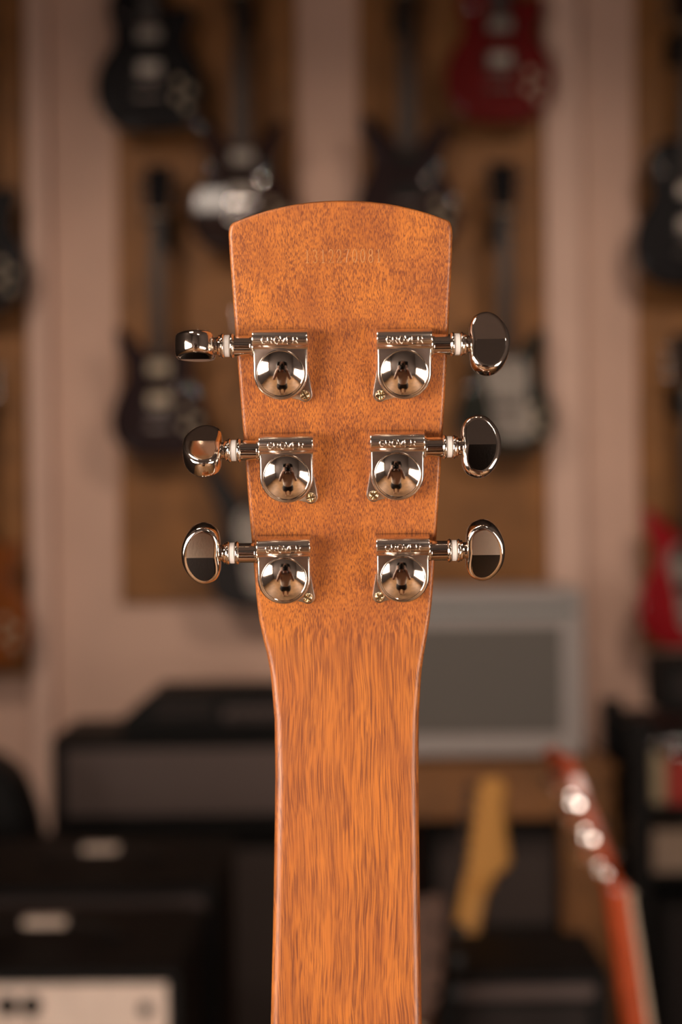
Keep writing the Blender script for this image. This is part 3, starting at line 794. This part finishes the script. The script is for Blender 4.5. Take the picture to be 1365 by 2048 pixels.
pedal(1292, 1332, z1_, at(1300, 1475, YR).z - z1_, YR + .03, .16, 'pedal_cream', 'tall cream effect pedal on the upper rack shelf', 2)
pedal(1337, 1395, z1_, at(1300, 1500, YR).z - z1_, YR + .02, .16, 'pedal_red', 'red effect pedal beside the cream one on the rack', 3)
z2_ = shelves[2]
x0, x1 = at(1292, 1700, YR).x, at(1440, 1700, YR).x
bxo = thing('cardboard_box', 'beige box on the rack shelf below the pedals', 'box', ((x0+x1)/2, YR + .12, z2_))
hb = at(1300, 1668, YR).z - z2_
MB().box((-(x1-x0)/2, -.1, 0), ((x1-x0)/2, .1, hb), .002).build('carton', 'beige_box', bxo)
MB().box((-(x1-x0)/2 - .001, -.102, hb*.82), ((x1-x0)/2 + .001, .102, hb + .002), .002).build('lid', 'beige_box', bxo)
amplifier('speaker_cabinet', 'small black speaker on the lowest rack shelf', rx0 + .06, rx1 - .06, YR + .02, .12, shelves[2] - .06, .28, cat='speaker', corners=False)
amplifier('amplifier', 'small black practice amplifier on top of the shelf rack', at(1326, 1400, YR).x, at(1326, 1400, YR).x + .30, YR + .02, zr, at(1300, 1322, YR).z, .18, corners=False)

# ------------------------------------------------------------------ guitars standing on the floor
def guitar_stand(x, y, label, zc, rz=0):
    t = thing('guitar_stand', label, 'stand', (x, y, 0), (0, 0, rz), group='folding guitar stands')
    for a_ in (90, 215, 325):
        c, s_ = math.cos(R(a_)), math.sin(R(a_))
        MB().tube([(0, .05, zc + .06), (c*.2, .05 + s_*.18, .008)], .008, 8).build('leg', 'black_satin', t)
    MB().tube([(0, .05, .05), (0, .062, zc + .32)], .009, 8).build('post', 'black_satin', t)
    for s_ in (-1, 1): MB().tube([(0, .05, zc + .03), (s_*.09, .035, zc), (s_*.095, -.045, zc), (s_*.095, -.058, zc + .02)], .008, 8).build('cradle', 'black_satin', t)
# maple-headed guitar
YS = 2.04
top = at(1003, 1560, YS); low = at(946, 1885, YS)
ax = (top - low).normalized(); lean = math.atan2(ax.x, ax.z)
base = top - ax*.963
e1 = electric_guitar('offset', 'black_gloss', 'electric guitar with maple neck and headstock leaning before the bench', tuple(base), (Matrix.Rotation(lean, 3, 'Y') @ Matrix.Rotation(R(-32), 3, 'Z')).to_euler(), neck_m='maple', board_m='maple', head='inline', head_m='maple', guard='ivory', nut_m='maple')
guitar_stand(base.x, YS, 'black folding stand under the maple-necked guitar', base.z - .006, R(-32))
# red guitar seen from its side, nearer
YG = 1.40
nutp = at(1196, 1788, YG); low = at(1234, 2048, YG)
ax = (nutp - low).normalized(); lean = math.atan2(ax.x, ax.z)
base = nutp - ax*.778*1.1
electric_guitar('double', 'red_mahogany', 'red mahogany guitar turned sideways, chrome tuners on its pitched headstock', tuple(base), (Matrix.Rotation(lean, 3, 'Y') @ Matrix.Rotation(R(97), 3, 'Z')).to_euler(), neck_m='red_mahogany', board_m='ivory', head_m='red_mahogany', scale=1.1)
guitar_stand(base.x - .05, YG, 'black folding stand under the red guitar turned sideways', base.z - .01, R(97))
# dark brown one, mostly hidden behind the neck
YD = 1.55
top = at(826, 1772, YD)
electric_guitar('single', 'burst', 'dark brown guitar standing just behind the resonator neck', (top.x, YD, top.z - .95), (0, 0, R(-14)), neck_m='brown_wood', board_m='brown_wood', head_m='brown_wood', scale=.985, tuner_m='black_satin')
guitar_stand(top.x, YD, 'black folding stand under the dark brown guitar', top.z - .95 - .002)

# ------------------------------------------------------------------ the photographer, mirrored in the domes
PY = -.68
per = thing('person', 'person in pale top and dark shorts holding a camera to the face', 'person', (0, PY, 0))
def skin(name, verts, edges, rad, m, parent, root=0, sub=2):
    me = bpy.data.meshes.new(name); me.from_pydata(verts, edges, []); me.update()
    o = bpy.data.objects.new(name, me); col.objects.link(o); o.parent = parent
    me.materials.append(M[m])
    md = o.modifiers.new('skin', 'SKIN'); md.use_smooth_shade = True
    for i, r in enumerate(rad):
        sv = me.skin_vertices[0].data[i]; sv.radius = (r, r) if not isinstance(r, tuple) else r
    me.skin_vertices[0].data[root].use_root = True
    s = o.modifiers.new('sub', 'SUBSURF'); s.levels = sub; s.render_levels = sub
    return o
def chain_person():
    V = []; E_ = []; Rr = []
    def v(p, r, par=None):
        V.append(p); Rr.append(r); i = len(V) - 1
        if par is not None: E_.append((par, i))
        return i
    pel = v((0, 0, .90), (.15, .10)); wa = v((0, .0, 1.06), (.125, .09), pel); ch = v((0, 0, 1.24), (.15, .10), wa)
    nk0 = v((0, -.005, 1.365), (.06, .06), ch); nk1 = v((0, .01, 1.44), .052, nk0)
    h0 = v((0, .03, 1.50), (.068, .075), nk1); h1 = v((0, .03, 1.57), (.078, .092), h0); h2 = v((0, .025, 1.635), (.060, .072), h1)
    for s in (-1, 1):
        sh = v((s*.155, 0, 1.325), .055, ch); el = v((s*.25, .05, 1.12), .042, sh)
        wr = v((s*.112, .105, 1.42), .028, el); pa = v((s*.085, .132, 1.465), (.034, .02), wr)
        for k in range(4):
            f1 = v((s*.080, .162, 1.460 + .021*k), .0095, pa); f2 = v((s*.072, .192, 1.462 + .020*k), .0088, f1); v((s*.048, .212, 1.462 + .019*k), .008, f2)
        t1 = v((s*.076, .118, 1.448), .0105, pa); v((s*.048, .125, 1.442), .009, t1)
        hp = v((s*.09, 0, .84), .088, pel); kn = v((s*.10, .015, .47), .056, hp); an = v((s*.105, -.02, .085), .038, kn)
        v((s*.115, .10, .035), (.036, .03), an)
    return V, E_, Rr
V, E_, Rr = chain_person()
skin('body', V, E_, Rr, 'skin', per)
skin('top', [(0, 0, .91), (0, 0, 1.06), (0, 0, 1.24), (0, -.004, 1.345), (.15, 0, 1.325), (-.15, 0, 1.325), (.205, .055, 1.255), (-.205, .055, 1.255)], [(0, 1), (1, 2), (2, 3), (2, 4), (2, 5), (4, 6), (5, 7)], [(.185, .140), (.165, .126), (.205, .140), (.085, .08), .078, .078, .062, .062], 'shirt', per)
skin('shorts', [(0, 0, .86), (.10, .01, .80), (-.10, .01, .80), (.115, .01, .56), (-.115, .01, .56), (0, 0, 1.0)], [(0, 1), (0, 2), (1, 3), (2, 4), (0, 5)], [(.19, .14), .128, .128, .115, .115, (.160, .118)], 'shorts', per)
skin('hair', [(0, .03, 1.665), (0, -.02, 1.62), (0, -.04, 1.52), (0, -.055, 1.38), (.082, .045, 1.60), (-.082, .045, 1.60), (.098, .05, 1.50), (-.098, .05, 1.50), (.10, .05, 1.36), (-.10, .05, 1.36)], [(0, 1), (1, 2), (2, 3), (0, 4), (0, 5), (4, 6), (5, 7), (6, 8), (7, 9)], [(.085, .075), (.10, .085), (.105, .07), (.10, .05), .048, .048, .045, .045, .038, .038], 'hair', per)
cmr = thing('photo_camera', 'black photo camera held in both hands by the person', 'camera', (0, PY + .172, 1.43))
MB().box((-.068, -.03, .02), (.068, .03, .105), .008).build('camera_body', 'black_satin', cmr)
MB().box((-.025, -.03, .104), (.025, .025, .135), .006).build('viewfinder_hump', 'black_satin', cmr)
MB(Matrix.Translation((0, .028, .064)) @ Matrix.Rotation(R(-90), 4, 'X')).lathe([(.033, 0), (.036, .004), (.036, .030), (.033, .034), (.028, .030), (.02, .022), (.001, .019)], 32).build('camera_lens', 'black_gloss', cmr)
